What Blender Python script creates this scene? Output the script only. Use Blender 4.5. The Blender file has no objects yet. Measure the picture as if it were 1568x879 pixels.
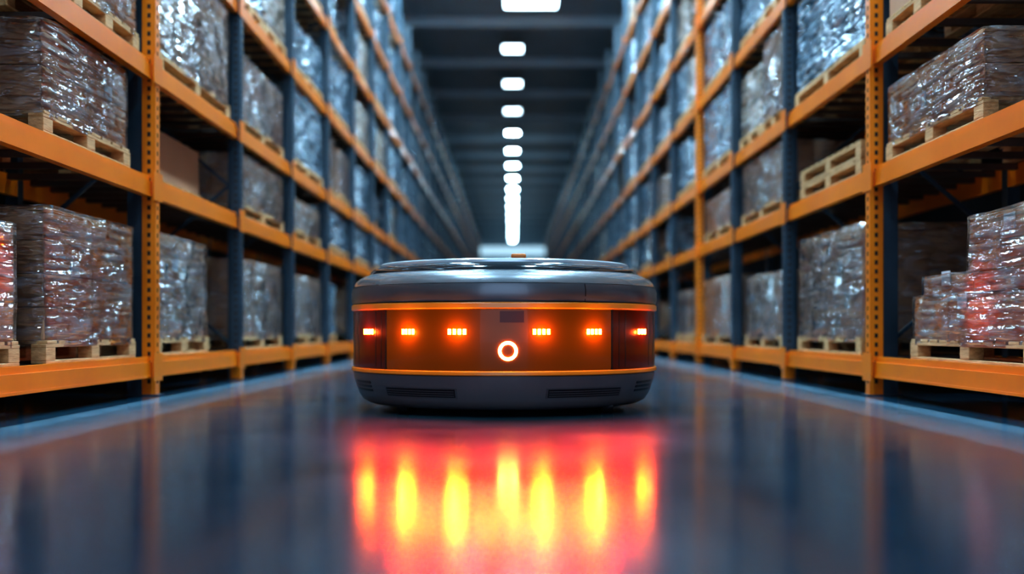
import bpy, bmesh, math, random
from mathutils import Vector, Matrix, noise
random.seed(7)
scene = bpy.context.scene
COL = scene.collection

# ------------------------------------------------------------------ materials
def new_mat(name):
    m = bpy.data.materials.new(name); m.use_nodes = True
    nt = m.node_tree
    b = nt.nodes.get('Principled BSDF')
    return m, nt, b

def N(nt, t, **kw):
    n = nt.nodes.new(t)
    for k, v in kw.items():
        setattr(n, k, v)
    return n

def noise_node(nt, scale, detail=4, coord='Object', mapscale=(1,1,1), rough=0.55, rot=(0,0,0)):
    tc = N(nt, 'ShaderNodeTexCoord'); mp = N(nt, 'ShaderNodeMapping')
    mp.inputs['Scale'].default_value = mapscale
    mp.inputs['Rotation'].default_value = rot
    nt.links.new(tc.outputs[coord], mp.inputs['Vector'])
    n = N(nt, 'ShaderNodeTexNoise')
    n.inputs['Scale'].default_value = scale
    n.inputs['Detail'].default_value = detail
    n.inputs['Roughness'].default_value = rough
    nt.links.new(mp.outputs[0], n.inputs['Vector'])
    return n

def ramp(nt, src, stops):
    r = N(nt, 'ShaderNodeValToRGB')
    els = r.color_ramp.elements
    while len(els) < len(stops): els.new(0.5)
    for e, (p, c) in zip(els, stops):
        e.position = p; e.color = (*c, 1) if len(c) == 3 else c
    nt.links.new(src, r.inputs[0])
    return r

def simple(name, c1, c2, rough=0.5, metal=0.0, scale=3, mapscale=(1,1,1), bump=0.0, coat=0.0, spec=0.5, rvar=0.1):
    m, nt, b = new_mat(name)
    n = noise_node(nt, scale, mapscale=mapscale)
    r = ramp(nt, n.outputs[0], [(0.35, c1), (0.65, c2)])
    nt.links.new(r.outputs[0], b.inputs['Base Color'])
    mr = N(nt, 'ShaderNodeMapRange')
    mr.inputs[3].default_value = max(0.02, rough - rvar); mr.inputs[4].default_value = rough + rvar
    nt.links.new(n.outputs[0], mr.inputs[0]); nt.links.new(mr.outputs[0], b.inputs['Roughness'])
    b.inputs['Metallic'].default_value = metal
    b.inputs['Coat Weight'].default_value = coat
    b.inputs['Coat Roughness'].default_value = 0.1
    b.inputs['Specular IOR Level'].default_value = spec
    if bump:
        bp = N(nt, 'ShaderNodeBump'); bp.inputs['Strength'].default_value = bump
        bp.inputs['Distance'].default_value = 0.02
        nt.links.new(n.outputs[0], bp.inputs['Height']); nt.links.new(bp.outputs[0], b.inputs['Normal'])
    return m

def emis(name, col, strength, base=(0.02,0.02,0.02)):
    m, nt, b = new_mat(name)
    b.inputs['Base Color'].default_value = (*base, 1)
    b.inputs['Emission Color'].default_value = (*col, 1)
    b.inputs['Emission Strength'].default_value = strength
    b.inputs['Roughness'].default_value = 0.4
    return m

M_orange = simple('orange_rack_paint', (0.84,0.19,0.003), (0.92,0.23,0.004), 0.36, scale=2.5, coat=0.1)
M_blue = simple('dark_blue_steel', (0.018,0.038,0.055), (0.03,0.055,0.078), 0.42, scale=3)
M_hole = simple('hole_dark', (0.02,0.008,0.003), (0.03,0.012,0.004), 0.8)
M_deck = simple('deck_galvanised', (0.09,0.06,0.045), (0.13,0.09,0.07), 0.6, metal=0.2)
M_wood = simple('pallet_wood', (0.52,0.27,0.10), (0.74,0.43,0.19), 0.7, scale=6, mapscale=(4,1,8), bump=0.3)
M_label = simple('paper_label', (0.6,0.62,0.64), (0.7,0.7,0.7), 0.6)
M_ceil = simple('ceiling_sheet', (0.34,0.43,0.49), (0.40,0.50,0.56), 0.6, metal=0.0, scale=0.7)
M_roofbeam = simple('roof_steel', (0.6,0.70,0.77), (0.66,0.76,0.83), 0.5, scale=1)
M_wall = simple('wall_panel', (0.03,0.028,0.03), (0.045,0.04,0.043), 0.8, scale=0.5)
M_wallfar = simple('wall_far_hazed', (0.6,0.72,0.8), (0.66,0.78,0.86), 0.7, scale=0.5)  # distant haze put into the pale blue wall colour
M_housing = simple('lamp_housing', (0.05,0.055,0.06), (0.08,0.085,0.09), 0.4)
M_lamp = emis('lamp_diffuser', (0.60,0.85,1.0), 12)
M_lampf = emis('lamp_diffuser_far', (0.45,0.78,1.0), 130)
M_lampn = emis('lamp_unseen_fill', (0.44,0.75,1.0), 200)
M_window = emis('window_glow', (0.5,0.8,1.0), 1.0)

def card_mat(name, c1, c2):
    m, nt, b = new_mat(name)
    n = noise_node(nt, 1.3, detail=6)
    r = ramp(nt, n.outputs[0], [(0.3, c1), (0.7, c2)])
    nt.links.new(r.outputs[0], b.inputs['Base Color'])
    b.inputs['Roughness'].default_value = 0.75
    return m
M_card = card_mat('cardboard', (0.56,0.31,0.165), (0.68,0.40,0.22))
M_card2 = card_mat('cardboard_dark', (0.50,0.24,0.12), (0.58,0.29,0.15))

def wrinkle(nt, s1, strength, dist, k2=0.4):
    n1 = noise_node(nt, s1, 2, mapscale=(1.0,1.0,1.6), rough=0.45, rot=(0.5,0.3,0))
    n2 = noise_node(nt, s1*2.4, 2, mapscale=(1.0,0.35,3.6), rough=0.5, rot=(-0.35,-0.2,0))
    ad = N(nt, 'ShaderNodeMath', operation='MULTIPLY_ADD')
    nt.links.new(n2.outputs[0], ad.inputs[0]); ad.inputs[1].default_value = k2
    nt.links.new(n1.outputs[0], ad.inputs[2])
    bp = N(nt, 'ShaderNodeBump'); bp.inputs['Strength'].default_value = strength
    bp.inputs['Distance'].default_value = dist
    nt.links.new(ad.outputs[0], bp.inputs['Height'])
    return bp, n1, n2

def film_mat():
    m, nt, b = new_mat('stretch_wrap_film')
    bp, n1, n2 = wrinkle(nt, 2.6, 1.0, 0.14, 0.6)
    b.inputs['Base Color'].default_value = (0.80,0.80,0.83,1)
    b.inputs['Roughness'].default_value = 0.5
    tr = N(nt, 'ShaderNodeBsdfTransparent'); tr.inputs[0].default_value = (1,0.99,0.98,1)
    gl = N(nt, 'ShaderNodeBsdfGlossy'); gl.inputs['Roughness'].default_value = 0.08
    gl.inputs['Color'].default_value=(1,1,1,1)
    nt.links.new(bp.outputs[0], gl.inputs['Normal'])
    mx = N(nt, 'ShaderNodeMixShader')
    r = ramp(nt, n2.outputs[0], [(0.48, (0.02,)*3), (0.74, (0.28,)*3)])
    nt.links.new(r.outputs[0], mx.inputs[0])
    nt.links.new(tr.outputs[0], mx.inputs[1]); nt.links.new(b.outputs[0], mx.inputs[2])
    mx2= N(nt,'ShaderNodeMixShader')
    fr=N(nt,'ShaderNodeFresnel'); fr.inputs[0].default_value=1.72
    nt.links.new(bp.outputs[0], fr.inputs['Normal'])
    nt.links.new(fr.outputs[0],mx2.inputs[0]); nt.links.new(mx.outputs[0],mx2.inputs[1]); nt.links.new(gl.outputs[0],mx2.inputs[2])
    out = nt.nodes['Material Output']; nt.links.new(mx2.outputs[0], out.inputs[0])
    return m
M_film = film_mat()

def wrapped_mat(name, c1, c2, c3):
    m, nt, b = new_mat(name)
    bp, n1, n2 = wrinkle(nt, 2.4, 1.0, 0.40)
    r = ramp(nt, n2.outputs[0], [(0.3, c1), (0.52, c2), (0.75, c3)])
    nt.links.new(r.outputs[0], b.inputs['Base Color'])
    b.inputs['Roughness'].default_value = 0.13
    b.inputs['IOR'].default_value = 3.4
    nt.links.new(bp.outputs[0], b.inputs['Normal'])
    return m
M_wrapg = wrapped_mat('wrapped_load_grey', (0.06,0.10,0.135), (0.14,0.21,0.27), (0.55,0.72,0.84))
M_wrapb = wrapped_mat('wrapped_load_brown', (0.32,0.19,0.12), (0.40,0.27,0.18), (0.55,0.53,0.51))

# ------------------------------------------------------------------ mesh builder
class MB:
    def __init__(s): s.v=[]; s.f=[]; s.mi=[]; s.mats=[]
    def m(s, mat):
        if mat not in s.mats: s.mats.append(mat)
        return s.mats.index(mat)
    def box(s, x0,x1,y0,y1,z0,z1, mat):
        if x0>x1: x0,x1=x1,x0
        if y0>y1: y0,y1=y1,y0
        b=len(s.v)
        s.v += [(x0,y0,z0),(x1,y0,z0),(x1,y1,z0),(x0,y1,z0),(x0,y0,z1),(x1,y0,z1),(x1,y1,z1),(x0,y1,z1)]
        s.f += [(b,b+3,b+2,b+1),(b+4,b+5,b+6,b+7),(b,b+1,b+5,b+4),(b+1,b+2,b+6,b+5),(b+2,b+3,b+7,b+6),(b+3,b,b+4,b+7)]
        s.mi += [s.m(mat)]*6
    def strut(s, p, q, w, mat):
        p=Vector(p); q=Vector(q); d=(q-p).normalized()
        a=d.cross(Vector((1,0,0)));
        if a.length<1e-3: a=d.cross(Vector((0,1,0)))
        a.normalize(); c=d.cross(a)
        b=len(s.v)
        for e in (p,q):
            for u,w2 in ((-1,-1),(1,-1),(1,1),(-1,1)):
                s.v.append(tuple(e+a*u*w/2+c*w2*w/2))
        s.f += [(b,b+1,b+2,b+3),(b+7,b+6,b+5,b+4)]+[(b+i,b+4+i,b+4+(i+1)%4,b+(i+1)%4) for i in range(4)]
        s.mi += [s.m(mat)]*6
    def mesh(s, name, bevel=0.0, seg=2):
        me=bpy.data.meshes.new(name); me.from_pydata(s.v,[],s.f)
        for m in s.mats: me.materials.append(m)
        me.polygons.foreach_set('material_index', s.mi)
        bm=bmesh.new(); bm.from_mesh(me)
        if bevel:
            bmesh.ops.bevel(bm, geom=bm.edges[:], offset=bevel, segments=seg, affect='EDGES', profile=0.6, clamp_overlap=True)
        bmesh.ops.recalc_face_normals(bm, faces=bm.faces[:])
        bm.to_mesh(me); bm.free(); me.update()
        return me

def obj(name, me, parent=None, loc=(0,0,0), rot=0.0):
    o=bpy.data.objects.new(name, me); COL.objects.link(o); o.location=loc; o.rotation_euler[2]=rot
    if parent: o.parent=parent
    return o
def empty(name, loc=(0,0,0)):
    o=bpy.data.objects.new(name,None); COL.objects.link(o); o.location=loc; o.empty_display_size=0.3
    return o

# ------------------------------------------------------------------ room
Y0,YE=-9.0,122.0; WX=5.0; CH=11.0
def floor_mat():
    m, nt, b = new_mat('polished_concrete_floor')
    n = noise_node(nt, 0.55, 7, rough=0.62)
    n2 = noise_node(nt, 6.0, 6, rough=0.7)
    r = ramp(nt, n.outputs[0], [(0.3,(0.002,0.018,0.032)),(0.7,(0.008,0.042,0.070))])
    tc=N(nt,'ShaderNodeTexCoord'); sx=N(nt,'ShaderNodeSeparateXYZ'); nt.links.new(tc.outputs['Object'],sx.inputs[0])
    ab=N(nt,'ShaderNodeMath',operation='ABSOLUTE'); nt.links.new(sx.outputs[0],ab.inputs[0])
    wob=N(nt,'ShaderNodeMath',operation='MULTIPLY_ADD'); nt.links.new(n2.outputs[0],wob.inputs[0]); wob.inputs[1].default_value=0.05; nt.links.new(ab.outputs[0],wob.inputs[2])
    mr=N(nt,'ShaderNodeMapRange'); mr.inputs[1].default_value=2.0; mr.inputs[2].default_value=3.0
    nt.links.new(wob.outputs[0],mr.inputs[0])
    rs=ramp(nt, mr.outputs[0], [(0.22,(0,0,0)),(0.32,(0.45,)*3),(0.66,(0.6,)*3),(0.70,(1,1,1)),(0.82,(1,1,1)),(0.86,(0,0,0))])
    wear=ramp(nt, n2.outputs[0], [(0.3,(0.4,)*3),(0.6,(1,1,1))])
    mul=N(nt,'ShaderNodeMath',operation='MULTIPLY'); nt.links.new(rs.outputs[0],mul.inputs[0]); nt.links.new(wear.outputs[0],mul.inputs[1])
    mx=N(nt,'ShaderNodeMix',data_type='RGBA'); nt.links.new(mul.outputs[0],mx.inputs[0])
    nt.links.new(r.outputs[0],mx.inputs[6]); mx.inputs[7].default_value=(0.15,0.28,0.36,1)
    nt.links.new(mx.outputs[2],b.inputs['Base Color'])
    rr=N(nt,'ShaderNodeMapRange'); rr.inputs[1].default_value=0.3; rr.inputs[2].default_value=0.7; rr.inputs[3].default_value=0.11; rr.inputs[4].default_value=0.20
    nt.links.new(n.outputs[0],rr.inputs[0]); nt.links.new(rr.outputs[0],b.inputs['Roughness'])
    b.inputs['IOR'].default_value=1.52
    b.inputs['Specular Tint'].default_value=(0.75,0.93,1.0,1)
    bp=N(nt,'ShaderNodeBump'); bp.inputs['Strength'].default_value=0.05; bp.inputs['Distance'].default_value=0.01
    nt.links.new(n2.outputs[0],bp.inputs['Height']); nt.links.new(bp.outputs[0],b.inputs['Normal'])
    return m
M_floor=floor_mat()
b=MB(); b.box(-WX,WX,Y0,YE,-0.2,0,M_floor); obj('floor',b.mesh('floor'))
b=MB(); b.box(-WX-0.2,-WX,Y0,YE,-0.2,CH,M_wall); obj('wall_left',b.mesh('wall_left'))
b=MB(); b.box(WX,WX+0.2,Y0,YE,-0.2,CH,M_wall); obj('wall_right',b.mesh('wall_right'))
b=MB(); b.box(-WX-0.2,WX+0.2,YE,YE+0.2,-0.2,CH,M_wallfar); obj('wall_back',b.mesh('wall_back'))
b=MB(); b.box(-4.2,4.2,YE-0.08,YE-0.002,9.3,10.2,M_window)
for i in range(9): b.box(-4.2+i*1.05-0.04,-4.2+i*1.05+0.04,YE-0.12,YE-0.081,9.2,10.3,M_housing)
obj('window_1',b.mesh('window_1'))
b=MB(); b.box(-WX-0.2,WX+0.2,Y0,YE+0.2,CH,CH+0.2,M_ceil)
for x in [i*0.5 for i in range(-9,10)]:
    b.box(x-0.05,x+0.05,Y0,YE,CH-0.05,CH,M_ceil)
obj('ceiling',b.mesh('ceiling'))
y=3.0; k=0
while y<YE:
    b=MB()
    b.box(-WX,WX,-0.09,0.09,-0.02,0.0,M_roofbeam); b.box(-WX,WX,-0.015,0.015,-0.3,-0.02,M_roofbeam); b.box(-WX,WX,-0.09,0.09,-0.33,-0.3,M_roofbeam)
    if k==0: me_rb=b.mesh('roof_beam')
    obj('roof_beam',me_rb,loc=(0,y,CH-0.05)); y+=5.3; k+=1

def lamp_mesh(w,l,mat):
    b=MB(); b.box(-w/2-0.05,w/2+0.05,-l/2-0.05,l/2+0.05,0.0,0.12,M_housing)
    b.box(-w/2,w/2,-l/2,l/2,-0.03,-0.001,mat)
    for sx in (-1,1): b.box(sx*w*0.4-0.01,sx*w*0.4+0.01,-0.01,0.01,0.12,0.45,M_housing)
    return b.mesh('ceiling_light_mesh')
LM=lamp_mesh(0.68,0.8,M_lamp); LMF=lamp_mesh(0.60,0.55,M_lampf); LMN=lamp_mesh(0.7,1.2,M_lampn)
z=5.4
while z<YE-3:
    if z>33: obj('unseen_ceiling_fill',LM if z<52 else LMF,loc=(0.0,z,CH-0.45))
    elif z<30:
        for sx in (-1,1): obj('unseen_ceiling_fill',LMN,loc=(2.3*sx,z,CH-0.45))  # unseen paired rows, added off-axis to light the near racks
    z+=5.3
obj('unseen_ceiling_fill',lamp_mesh(1.6,1.1,M_lamp),loc=(0.56,31.9,CH-0.45))

# ------------------------------------------------------------------ racks
XP0,XP1=2.93,3.04
XB0,XB1=2.96,3.02
XR0,XR1=4.06,4.16
ZP=[4.9]+[8.62+2.69*i for i in range(33)]
LV={-1:[0.32,1.80,2.76,4.12,5.5,6.85,8.2], 1:[0.32,1.88,2.88,4.2,5.5,6.85,8.2]}
BH=0.17
def build_rack(s):
    b=MB()
    posts=[1.2,-2.5]+ZP
    lv=LV[s]
    for i,zp in enumerate(posts):
        k = i-3
        orange = k in (0,) or (s==1 and k in (3,)) 
        mat=M_orange if orange else M_blue
        y0,y1=zp-0.05,zp+0.05
        H=9.3
        b.box(s*XP0,s*(XP0+0.012),y0,y1,0.01,H,mat)
        b.box(s*(XP0+0.012),s*XP1,y0,y0+0.012,0.01,H,mat)
        b.box(s*(XP0+0.012),s*XP1,y1-0.012,y1,0.01,H,mat)
        b.box(s*(XP1-0.012),s*XP1,y0+0.012,y0+0.035,0.01,H,mat)
        b.box(s*(XP1-0.012),s*XP1,y1-0.035,y1-0.012,0.01,H,mat)
        if not orange:
            b.box(s*(XP0-0.003),s*(XP1+0.003),y0-0.003,y1+0.003,0.012,lv[0]-0.02,M_orange)
            b.box(s*(XP1+0.002),s*(XP1+0.035),y0+0.02,y1-0.02,0.01,H,M_blue)
        else:
            b.box(s*(XP1+0.005),s*(XP1+0.125),y0+0.01,y1-0.01,0.01,H,M_blue)
        b.box(s*(XP0-0.03),s*(XP1+0.14),y0-0.03,y1+0.03,0.0,0.01,M_blue)
        b.box(s*XR0,s*XR1,y0,y1,0.0,H,M_blue)
        zz=0.4; fl=0
        while zz<H-0.9 and k<12:
            a=(s*(XP1+0.03),zp,zz); c=(s*XR0,zp,zz+0.85)
            if fl: a,c=(s*XR0,zp,zz),(s*(XP1+0.03),zp,zz+0.85)
            b.strut(a,c,0.03,M_blue); zz+=0.85; fl^=1
        if k<7:
            zz=0.10
            while zz<(H if k<2 else 6):
                xx=(XP0+0.040,XP0+0.066)
                b.box(s*xx[0],s*xx[1],y0-0.0015,y0+0.001,zz,zz+0.036,M_hole)
                b.box(s*(XP0-0.0015),s*(XP0+0.001),zp-0.012,zp+0.012,zz,zz+0.034,M_hole)
                zz+=0.075
    sp=sorted(posts)
    for i in range(len(sp)-1):
        a,c=sp[i]+0.05,sp[i+1]-0.05
        for li,t in enumerate(lv):
            b.box(s*XB0,s*XB1,a,c,t-BH,t-0.045,M_orange)
            b.box(s*(XB0+0.018),s*XB1,a,c,t-0.045,t,M_orange)
            b.box(s*(XB0-0.006),s*XB0,a,c,t-BH,t-BH+0.018,M_orange)
            for e0,e1 in ((a-0.03,a+0.03),(c-0.03,c+0.03)):
                b.box(s*(XP0-0.010),s*(XP0-0.002),e0-0.02,e1+0.02,t-BH-0.03,t+0.03,M_orange)
            b.box(s*XR0,s*(XR0+0.05),a,c,t-BH,t,M_orange)
            if i<14:
                n=7
                for j in range(n):
                    yy=a+0.15+(c-a-0.3)*j/(n-1)
                    b.box(s*XB1,s*XR0,yy-0.03,yy+0.03,t-0.05,t-0.003,M_deck)
            else:
                b.box(s*XB1,s*XR0,a+0.1,c-0.1,t-0.03,t-0.003,M_deck)
    return obj('pallet_rack',b.mesh('pallet_rack'))
build_rack(-1); build_rack(1)

# ------------------------------------------------------------------ loads
PH=0.15
def pallet_into(b,L,D,z=0.0):
    nb=max(6,int(L/0.17))
    for i in range(nb):
        y=-L/2+L*(i+0.5)/nb
        b.box(-D/2,D/2,y-L/nb*0.40,y+L/nb*0.40,z+0.128,z+0.15,M_wood)
    for x in (-D/2+0.05,0,D/2-0.05):
        b.box(x-0.05,x+0.05,-L/2,L/2,z+0.106,z+0.1275,M_wood)
        b.box(x-0.05,x+0.05,-L/2,L/2,z,z+0.021,M_wood)
        for y in (-L/2+0.07,0,L/2-0.07):
            b.box(x-0.05,x+0.05,y-0.07,y+0.07,z+0.0215,z+0.1055,M_wood)
def film_mesh_into(bm,x0,x1,y0,y1,z0,z1,mi,seed,amp=0.012):
    def grid(o,u,v,nu,nv):
        vs=[[None]*(nv+1) for _ in range(nu+1)]
        for i in range(nu+1):
            for j in range(nv+1):
                p=o+u*(i/nu)+v*(j/nv); vs[i][j]=bm.verts.new(p)
        for i in range(nu):
            for j in range(nv):
                f=bm.faces.new((vs[i][j],vs[i+1][j],vs[i+1][j+1],vs[i][j+1])); f.material_index=mi; f.smooth=True
    nx=max(6,int((x1-x0)/0.09)); ny=max(6,int((y1-y0)/0.09)); nz=max(4,int((z1-z0)/0.09))
    X,Y,Z=Vector((x1-x0,0,0)),Vector((0,y1-y0,0)),Vector((0,0,z1-z0))
    o=Vector((x0,y0,z0)); old=set(bm.verts)
    grid(o,X,Z,nx,nz); grid(o+Y,X,Z,nx,nz); grid(o,Y,Z,ny,nz); grid(o+X,Y,Z,ny,nz); grid(o+Z,X,Y,nx,ny)
    new=[v for v in bm.verts if v not in old]
    bmesh.ops.remove_doubles(bm,verts=new,dist=1e-4)
    new=[v for v in bm.verts if v not in old]
    cx,cy=(x0+x1)/2,(y0+y1)/2
    for v in new:
        n=noise.noise(v.co*4+Vector((seed*3.1,seed,0)))
        d=Vector((v.co.x-cx,v.co.y-cy,0)).normalized()
        v.co+=d*(n*amp)
        ax=abs(v.co.x-cx)/((x1-x0)/2); ay=abs(v.co.y-cy)/((y1-y0)/2)
        if ax>0.97 and ay>0.97: v.co-=d*0.02
        if v.co.z>z1-1e-3: v.co.z+=n*0.008
    fs=set(f for v in new for f in v.link_faces)
    bmesh.ops.recalc_face_normals(bm,faces=list(fs))
def load_mesh(blocks,L,D,seed=0,film=True,label=True):
    rnd=random.Random(seed)
    b=MB(); pallet_into(b,L,D)
    c=MB()
    for (y0,y1,z0,z1,ny,nz,cm) in blocks:
        nd=3 if ny>1 else 1
        for k in range(nz):
            for j in range(ny):
                for i in range(nd):
                    xa=-D/2+0.02+(D-0.04)*i/nd; xb=-D/2+0.02+(D-0.04)*(i+1)/nd
                    ya=y0+(y1-y0)*j/ny; yb=y0+(y1-y0)*(j+1)/ny
                    za=z0+(z1-z0)*k/nz; zb=z0+(z1-z0)*(k+1)/nz
                    jx=rnd.uniform(-0.004,0.004); g=0.003
                    c.box(xa+g+jx,xb-g+jx,ya+g,yb-g,za+0.001,zb-0.003,cm)
    me_c=c.mesh('c',bevel=0.010,seg=2)
    me_p=b.mesh('p',bevel=0.003,seg=1)
    bm=bmesh.new(); mats=[]
    def add(me):
        n0=len(bm.faces); bm.from_mesh(me); bm.faces.ensure_lookup_table()
        idx=[]
        for m in me.materials:
            if m not in mats: mats.append(m)
            idx.append(mats.index(m))
        for f in bm.faces[n0:]: f.material_index=idx[f.material_index]
    add(me_c); add(me_p)
    if label:
        q=MB()
        for (y0,y1,z0,z1,ny,nz,cm) in blocks:
            yy=rnd.uniform(y0+0.15,y1-0.3); zz=z0+(z1-z0)*rnd.uniform(0.35,0.7)
            for sx in (-1,1):
                q.box(sx*(D/2-0.016),sx*(D/2-0.010),yy,yy+0.14,zz,zz+0.10,M_label)
        add(q.mesh('q'))
    if film:
        mats.append(M_film); mi=len(mats)-1
        for n,(y0,y1,z0,z1,ny,nz,cm) in enumerate(blocks):
            film_mesh_into(bm,-D/2,D/2,y0-0.012,y1+0.012,z0-0.04 if n==0 else z0,z1+0.01,mi,seed+n)
    me=bpy.data.meshes.new('load'); bm.to_mesh(me); bm.free()
    for m in mats: me.materials.append(m)
    for m_ in (me_c,me_p): bpy.data.meshes.remove(m_)
    return me
def std_load(L,H,ny=3,nz=3,seed=0,D=1.04,cards=M_card,film=True):
    return load_mesh([(-L/2+0.02,L/2-0.02,PH,H,ny,nz,cards)],L,D,seed,film)
def solid_wrap(L,H,mat,seed,D=1.04):
    b=MB(); pallet_into(b,L,D); mp=b.mesh('p')
    bm=bmesh.new(); bm.from_mesh(mp)
    film_mesh_into(bm,-D/2+0.01,D/2-0.01,-L/2+0.01,L/2-0.01,PH+0.002,H,1,seed,0.03)
    me=bpy.data.meshes.new('wrapped_block'); bm.to_mesh(me); bm.free()
    me.materials.append(M_wood); me.materials.append(mat)
    return me
XC=3.0+0.52
def place(name,me,s,ya,yb,lev,parent=None,rot=0.0,dx=0.0):
    return obj(name,me,parent,loc=(s*(XC+dx),(ya+yb)/2,LV[s][lev]),rot=(math.pi if s==1 else 0)+rot)
def near(name,s,ya,yb,lev,top,ny=3,nz=3,cards=M_card,film=True,seed=0,dx=0.0,rot=0.0):
    L=yb-ya; H=top-LV[s][lev]
    place(name,std_load(L,H,ny,nz,seed,cards=cards,film=film),s,ya,yb,lev,dx=dx,rot=rot)
def nearwrap(name,s,ya,yb,lev,top,mat,seed=0,dx=0.0):
    place(name,solid_wrap(yb-ya,top-LV[s][lev],mat,seed),s,ya,yb,lev,dx=dx)

L_,R_=-1,1
near('pallet_of_cartons',L_,6.72,8.32,0,1.34,2,4,seed=1)
near('pallet_of_cartons',L_,5.0,6.36,0,1.17,3,3,seed=2)
near('pallet_of_cartons',L_,6.68,8.2,1,2.54,2,2,seed=3)
near('pallet_of_cartons',L_,5.1,6.3,1,2.3,2,2,seed=23,dx=0.3)
near('pallet_of_cartons',L_,7.15,8.4,2,3.75,2,3,seed=4)
near('pallet_of_cartons',L_,8.80,10.3,0,1.36,2,3,seed=5)
near('pallet_of_cartons',L_,10.36,11.2,0,1.2,2,2,seed=6,film=False,dx=0.25,cards=M_card2)
near('pallet_of_cartons',L_,8.9,11.1,1,2.42,1,1,seed=7,film=False,dx=0.3,cards=M_card2)
near('pallet_of_cartons',L_,8.85,11.1,2,3.9,2,2,seed=8)
near('pallet_of_cartons',L_,11.5,13.6,0,1.33,2,2,seed=9)
near('pallet_of_cartons',L_,11.5,13.7,1,2.5,3,3,seed=10)
near('pallet_of_cartons',L_,11.5,13.7,2,3.6,2,2,seed=11,cards=M_card2)
nearwrap('wrapped_pallet_load',L_,14.15,16.5,2,3.95,M_wrapg,seed=12)
near('pallet_of_cartons',L_,14.2,16.4,0,1.3,3,3,seed=13)
near('pallet_of_cartons',L_,14.2,16.3,1,2.35,3,3,seed=14)
st=load_mesh([(-0.92,0.92,PH,0.46,3,1,M_card),(-0.92,0.75,0.462,0.60,2,1,M_card2),(-0.92,0.0,0.602,0.96,2,2,M_card)],1.88,1.04,31)
o=place('stepped_carton_pallet',st,R_,6.0,7.88,0)
for v in st.vertices: v.co.y*=-1; v.co.x*=-1
near('pallet_of_cartons',R_,6.66,8.4,1,2.47,2,2,seed=32)
near('pallet_of_cartons',R_,5.05,6.3,1,2.6,2,2,seed=33,dx=0.35)
near('pallet_of_cartons',R_,7.1,8.4,2,3.6,2,2,seed=34,cards=M_card2,film=False)
near('pallet_of_cartons',R_,9.0,11.0,0,1.46,1,1,seed=35)
nearwrap('wrapped_pallet_load',R_,8.9,11.1,2,4.0,M_wrapg,seed=36)
b=MB(); pallet_into(b,1.9,1.04,0); pallet_into(b,1.9,1.04,0.152)
place('empty_pallet_stack',b.mesh('empty_pallet_stack',bevel=0.003,seg=1),R_,9.0,10.9,1)
near('pallet_of_cartons',R_,11.6,13.5,0,1.2,1,1,seed=37)
near('pallet_of_cartons',R_,11.55,13.7,1,2.65,3,3,seed=38)
near('pallet_of_cartons',R_,11.5,12.6,2,3.95,2,2,seed=39,cards=M_card)
nearwrap('wrapped_pallet_load',R_,12.65,13.8,2,3.8,M_wrapb,seed=40)
near('pallet_of_cartons',R_,14.2,16.5,0,1.3,3,3,seed=41)
near('pallet_of_cartons',R_,14.2,16.3,1,2.5,3,3,seed=42,cards=M_card2)
nearwrap('wrapped_pallet_load',R_,14.2,16.4,2,3.95,M_wrapg,seed=43)

grp=empty('stored_pallet_loads')
protos=[solid_wrap(1.2,h,m,50+i) for i,(h,m) in enumerate([(0.78,M_wrapg),(1.0,M_wrapg),(1.08,M_wrapg),(0.95,M_wrapb),(0.7,M_wrapb),(1.05,M_wrapb)])]
cart=[std_load(1.2,h,2,n,60+i,cards=c) for i,(h,n,c) in enumerate([(0.75,2,M_card),(1.0,3,M_card),(0.9,2,M_card2)])]
hi=[solid_wrap(1.2,h,m,70+i) for i,(h,m) in enumerate([(1.08,M_wrapg),(1.02,M_wrapg),(0.9,M_wrapb)])]
low=[solid_wrap(1.2,h,m,80+i) for i,(h,m) in enumerate([(0.72,M_wrapg),(0.6,M_wrapb),(0.74,M_wrapg)])]
for s in (-1,1):
    for i in range(len(ZP)-1):
        a,c=ZP[i]+0.07,ZP[i+1]-0.07
        for lev in range(7):
            if i<4 and lev<3: continue
            if random.random()<0.08: continue
            mid=(a+c)/2
            for ya in (mid-1.24,mid+0.04):
                if random.random()<0.12: continue
                if lev==1: pool=low+([cart[0]] if i<8 else [])
                elif lev<3 and i<9: pool=protos[:3]+cart
                elif lev<3: pool=protos
                else: pool=hi+protos[:2]
                me=random.choice(pool)
                place('stored_load',me,s,ya,ya+1.2,lev,parent=grp,dx=random.uniform(0,0.06))

# ------------------------------------------------------------------ robot
RX,RY=-0.06,7.47
robot=empty('warehouse_robot',(RX,RY,0))
M_body=simple('robot_grey_paint',(0.12,0.125,0.135),(0.135,0.14,0.15),0.30,metal=0.4,scale=4,coat=0.5,rvar=0.03)
M_body2=simple('robot_lower_grey',(0.12,0.12,0.125),(0.135,0.135,0.14),0.38,metal=0.1,scale=4,coat=0.3,rvar=0.03)
M_shoulder=simple('robot_shoulder_grey',(0.26,0.275,0.29),(0.29,0.305,0.32),0.26,metal=0.6,scale=4,coat=0.6,rvar=0.03)
M_black=simple('robot_black_plastic',(0.008,0.008,0.010),(0.014,0.014,0.016),0.35)
M_glass=simple('robot_dark_glass',(0.01,0.016,0.02),(0.015,0.024,0.03),0.08,coat=1.0,rvar=0.02)
M_rim=simple('robot_pale_rim',(0.6,0.7,0.76),(0.7,0.8,0.86),0.2,metal=0.4,rvar=0.03)
M_yel=simple('robot_amber_trim',(0.60,0.20,0.015),(0.70,0.24,0.02),0.3,coat=0.4,rvar=0.03)
M_yel.node_tree.nodes['Principled BSDF'].inputs['Emission Color'].default_value=(1,0.33,0.02,1)
M_yel.node_tree.nodes['Principled BSDF'].inputs['Emission Strength'].default_value=0.08
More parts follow.
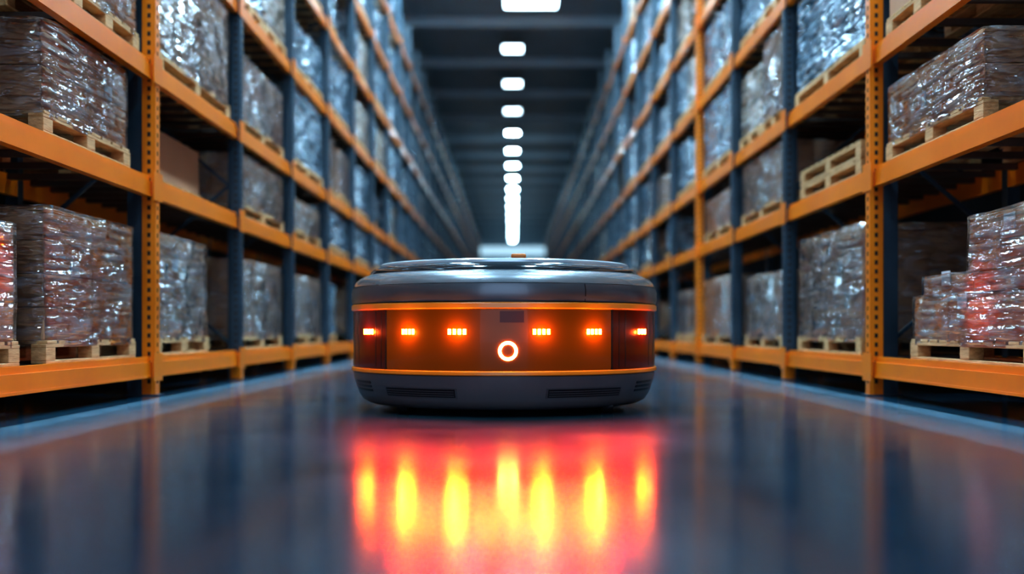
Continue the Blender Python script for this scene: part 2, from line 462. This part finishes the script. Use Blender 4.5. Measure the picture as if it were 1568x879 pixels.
def band_mat(name,base,em,st):
    m,nt,b=new_mat(name)
    n=noise_node(nt,2.0,2)
    r=ramp(nt,n.outputs[0],[(0.3,tuple(x*0.8 for x in base)),(0.7,base)])
    nt.links.new(r.outputs[0],b.inputs['Base Color'])
    b.inputs['Emission Color'].default_value=(*em,1); b.inputs['Emission Strength'].default_value=st
    b.inputs['Roughness'].default_value=0.3; b.inputs['Coat Weight'].default_value=0.2; b.inputs['Coat Roughness'].default_value=0.05
    b.inputs['Specular IOR Level'].default_value=0.2
    return m
M_band=band_mat('robot_amber_lens',(0.11,0.026,0.001),(1,0.21,0.006),0.07)
M_bandside=band_mat('robot_side_lens',(0.04,0.007,0.002),(1,0.09,0.008),0.025)
M_led=emis('robot_led',(1.0,0.22,0.003),240)
M_ledr=emis('robot_led_side',(1.0,0.14,0.005),210)
M_ring=emis('robot_power_ring',(1.0,0.34,0.05),55)
M_beacon=simple('robot_orange_beacon',(0.8,0.2,0.02),(0.9,0.25,0.03),0.3)

def revolve(name,prof,mat,seg=160,t0=0,t1=360,parent=robot,closed=False):
    full=(t1-t0)>=360
    vs=[];fs=[]
    n=seg if full else max(3,int(seg*(t1-t0)/360)+1)
    cnt=n if full else n+1
    for i in range(cnt):
        t=math.radians(t0+(t1-t0)*i/n)
        for r,h in prof: vs.append((r*math.sin(t),-r*math.cos(t),h))
    P=len(prof)
    for i in range(n):
        a=i*P; b_=((i+1)%cnt)*P
        for j in range(P-1 if not closed else P):
            k=(j+1)%P
            fs.append((a+j,b_+j,b_+k,a+k))
    if closed and not full:
        fs.append(tuple(range(P))[::-1]); fs.append(tuple((n*P)+q for q in range(P)))
    me=bpy.data.meshes.new(name); me.from_pydata(vs,[],fs); me.materials.append(mat)
    bm=bmesh.new(); bm.from_mesh(me); bmesh.ops.remove_doubles(bm,verts=bm.verts[:],dist=1e-5); bmesh.ops.recalc_face_normals(bm,faces=bm.faces[:])
    bm.to_mesh(me); bm.free()
    for p in me.polygons: p.use_smooth=True
    me.set_sharp_from_angle(angle=math.radians(35))
    return obj(name,me,parent)
LOW=[(0.86,0.035),(0.955,0.04),(0.995,0.062),(1.022,0.10),(1.042,0.15),(1.057,0.20),(1.066,0.252)]
UP=[(1.072,0.718),(1.080,0.745),(1.080,0.795),(1.070,0.828)]
UP2=[(1.066,0.832),(1.052,0.862),(1.025,0.888),(0.99,0.906),(0.955,0.918)]
revolve('lower_shell',[(0.0,0.035)]+LOW,M_body2)
revolve('lower_gap',[(1.05,0.250),(1.05,0.262)],M_black)
revolve('lower_trim',[(1.06,0.256),(1.072,0.258),(1.078,0.263),(1.078,0.280),(1.072,0.285),(1.05,0.287)],M_yel)
BP=[(1.062,0.286),(1.066,0.30),(1.066,0.655),(1.062,0.669)]
TL,TR=-45.0,40.5
revolve('lens_band',BP,M_band,t0=TL+0.2,t1=TR-0.2)
revolve('lens_band_side',BP,M_bandside,t0=TR+0.2,t1=180)
revolve('lens_band_side',BP,M_bandside,t0=180,t1=360+TL-0.2)
revolve('lens_backing',[(1.055,0.28),(1.055,0.68)],M_black)
revolve('upper_trim',[(1.05,0.667),(1.072,0.670),(1.079,0.676),(1.079,0.704),(1.072,0.711),(1.05,0.713)],M_yel)
revolve('upper_gap',[(1.055,0.705),(1.055,0.722)],M_black)
revolve('upper_shell',[(1.04,0.716)]+UP+[(1.06,0.830)],M_body)
revolve('shoulder_shell',[(1.05,0.831)]+UP2+[(0.94,0.918)],M_shoulder)
revolve('glass_collar',[(0.957,0.914),(0.945,0.940),(0.915,0.962),(0.882,0.972)],M_glass)
revolve('top_rim',[(0.885,0.968),(0.882,0.986),(0.872,0.994),(0.845,0.995),(0.84,0.99)],M_rim)
revolve('top_dome',[(0.845,0.988),(0.7,1.006),(0.5,1.018),(0.3,1.026),(0.0,1.032)],M_glass)
revolve('chassis',[(0.0,0.02),(0.84,0.02),(0.86,0.036)],M_black)
def rad(h,prof):
    for (r0,h0),(r1,h1) in zip(prof,prof[1:]):
        if h0<=h<=h1: return r0+(r1-r0)*(h-h0)/(h1-h0)
    return prof[-1][0]
def strip(name,t0,t1,h0,h1,mat,prof=None,r=None,out=0.003,nh=3,depth=0.01):
    p=[]
    for i in range(nh+1):
        h=h0+(h1-h0)*i/nh
        rr=(rad(h,prof) if prof else r)+out
        p.append((rr,h))
    p=[(p[0][0]-depth,p[0][1])]+p+[(p[-1][0]-depth,p[-1][1])]
    return revolve(name,p,mat,seg=720,t0=t0,t1=t1,closed=True)
strip('shell_seam',28.3,28.7,0.718,0.828,M_black,UP,out=0.001)
strip('shell_seam',-150,-149.7,0.718,0.828,M_black,UP,out=0.001)
strip('lens_seam',TR-0.4,TR+0.4,0.288,0.667,M_black,r=1.066,out=0.002,nh=1)
strip('lens_seam',TL-0.4,TL+0.4,0.288,0.667,M_black,r=1.066,out=0.002,nh=1)
for t,wd in ((44,0.4),(47.5,0.5),(66,0.6),(72,4)):
    strip('lens_rib',t,t+wd,0.30,0.655,M_black,r=1.066,out=0.0015,nh=1)
    if t<50: t+=3.5
    strip('lens_rib',-t-wd,-t,0.30,0.655,M_black,r=1.066,out=0.0015,nh=1)
strip('sensor_window',-1.0,7.0,0.585,0.655,M_bandside,r=1.066,out=0.0015,nh=1)
for (a,c) in ((15.5,46),(-46,-16.5)):
    strip('vent_frame',a-0.6,c+0.6,0.112,0.176,M_body,LOW,out=0.004,depth=0.03)
    strip('vent_slot',a,c,0.118,0.170,M_black,LOW,out=0.0055,depth=0.03)
    for k in range(3):
        strip('vent_slat',a+0.4,c-0.4,0.126+k*0.014,0.130+k*0.014,M_body2,LOW,out=0.008,nh=1)
for sgn in (-1,1):
    for k in range(3):
        a,c=sorted((sgn*56,sgn*72)); strip('side_vent',a,c,0.135+k*0.026,0.149+k*0.026,M_black,LOW,out=0.003,nh=1)
def led(tc,w,mat,h=0.528,hh=0.034,n=4):
    cw=w/n
    strip('led_bezel',tc-w/2-0.2,tc+w/2+0.2,h-hh/2-0.003,h+hh/2+0.003,M_band,r=1.066,out=0.001,nh=1)
    for i in range(n):
        a=tc-w/2+i*cw
        strip('led',a+cw*0.19,a+cw*0.81,h-hh/2,h+hh/2,mat,r=1.066,out=0.004,nh=1)
for tc,w,mat,n in ((-56.5,8,M_ledr,4),(-34.2,5.8,M_led,4),(-15.4,7.0,M_led,4),(12.9,6.4,M_led,4),(32.5,6.6,M_led,4),(59.3,7.5,M_ledr,3)):
    led(tc,w,mat,n=n)
    t=math.radians(tc); r=1.066+0.06
    ld=bpy.data.lights.new('led_glow','POINT'); ld.energy=3.2 if mat is M_led else 2.2; ld.color=(1,0.28,0.02) if mat is M_led else (1,0.08,0.01); ld.shadow_soft_size=0.012
    lo=bpy.data.objects.new('led_glow',ld); COL.objects.link(lo); lo.parent=robot; lo.location=(r*math.sin(t),-r*math.cos(t),0.528)
nb=12
for i in range(nb):
    tc=-58+116*i/(nb-1); t=math.radians(tc); r=1.088
    ld=bpy.data.lights.new('floor_red_fill','AREA'); ld.shape='RECTANGLE'; ld.size=0.17; ld.size_y=0.02  # added red lamps without a fixture, strengthen the robot's floor reflection
    ld.energy=9 if abs(tc)<45 else 6; ld.color=(1,0.022,0.0002); ld.spread=math.radians(80)
    lo=bpy.data.objects.new('floor_red_fill',ld); COL.objects.link(lo); lo.parent=robot
    lo.location=(r*math.sin(t),-r*math.cos(t),0.66)
    ta=t*0.35   # fill lamps turned forward, towards the floor reflection
    d=Vector((math.sin(ta)*math.cos(math.radians(42)),-math.cos(ta)*math.cos(math.radians(42)),-math.sin(math.radians(42))))
    lo.rotation_euler=d.to_track_quat('-Z','Y').to_euler()
def torus(name,tc,h,R,rt,mat,out):
    bm=bmesh.new(); nu,nv=48,10; rows=[]
    for i in range(nu):
        u=2*math.pi*i/nu; row=[]
        for j in range(nv):
            v=2*math.pi*j/nv
            a=(R+rt*math.cos(v)); lx=a*math.cos(u); lz=a*math.sin(u); ly=rt*0.5*math.sin(v)
            t=math.radians(tc)+lx/1.066; rr=1.066+out+ly
            row.append(bm.verts.new((rr*math.sin(t),-rr*math.cos(t),h+lz)))
        rows.append(row)
    for i in range(nu):
        for j in range(nv):
            f=bm.faces.new((rows[i][j],rows[(i+1)%nu][j],rows[(i+1)%nu][(j+1)%nv],rows[i][(j+1)%nv])); f.smooth=True
    bmesh.ops.recalc_face_normals(bm,faces=bm.faces[:])
    me=bpy.data.meshes.new(name); bm.to_mesh(me); bm.free(); me.materials.append(mat); obj(name,me,robot)
torus('power_ring',1.7,0.41,0.050,0.010,M_ring,0.004)
b=MB(); b.box(-0.05,0.05,-0.05,0.05,0,0.035,M_beacon); obj('beacon',b.mesh('beacon',bevel=0.015,seg=3),robot,loc=(0.10,-0.45,1.015))
def wheel(x,y):
    bm=bmesh.new(); bmesh.ops.create_cone(bm,cap_ends=True,segments=32,radius1=0.05,radius2=0.05,depth=0.07,matrix=Matrix.Translation((0,0,0.05))@Matrix.Rotation(math.pi/2,4,'Y'))
    bmesh.ops.bevel(bm,geom=[e for e in bm.edges if e.calc_length()>0 and len(e.link_faces)==2 and e.calc_face_angle()>1],offset=0.008,segments=2,affect='EDGES')
    me=bpy.data.meshes.new('wheel'); bm.to_mesh(me); bm.free(); me.materials.append(M_black); obj('wheel',me,robot,loc=(x,y,0))
for x,y in ((-0.66,-0.62),(0.68,-0.62),(-0.7,0.5),(0.7,0.5),(0,0.8)): wheel(x,y)
for sx in (-1,1):
    ld=bpy.data.lights.new('side_red_fill','SPOT'); ld.energy=100; ld.color=(1,0.13,0.004); ld.spot_size=math.radians(17 if sx>0 else 15); ld.spot_blend=0.9; ld.shadow_soft_size=0.03  # added spots, throw a red glow onto the nearest wrapped loads
    lo=bpy.data.objects.new('side_red_fill',ld); COL.objects.link(lo); lo.parent=robot
    p=Vector((sx*1.02,-0.42,0.50)); lo.location=p
    d=Vector((sx*3.05-RX,(6.75 if sx>0 else 6.05)-RY,0.74 if sx>0 else 0.9))-p; lo.rotation_euler=d.to_track_quat('-Z','Y').to_euler()

# ------------------------------------------------------------------ world & camera
w=bpy.data.worlds.new('world'); scene.world=w; w.use_nodes=True
bg=w.node_tree.nodes['Background']; bg.inputs[0].default_value=(0.47,0.68,1.0,1); bg.inputs[1].default_value=2.0  # added blue fill, enters where the rear wall is left out
cam=bpy.data.cameras.new('camera'); co=bpy.data.objects.new('camera',cam); COL.objects.link(co)
co.location=(0,0,0.54); co.rotation_euler=(math.radians(90),0,0)
cam.sensor_width=36; cam.lens=36.73; cam.shift_y=0.0418; cam.shift_x=-0.0006
cam.dof.use_dof=True; cam.dof.focus_distance=6.5; cam.dof.aperture_fstop=0.55
cam.clip_end=400
scene.camera=co
scene.view_settings.view_transform='Standard'
try: scene.view_settings.look='Medium High Contrast'
except Exception as e: print(e)
scene.view_settings.exposure=0.08
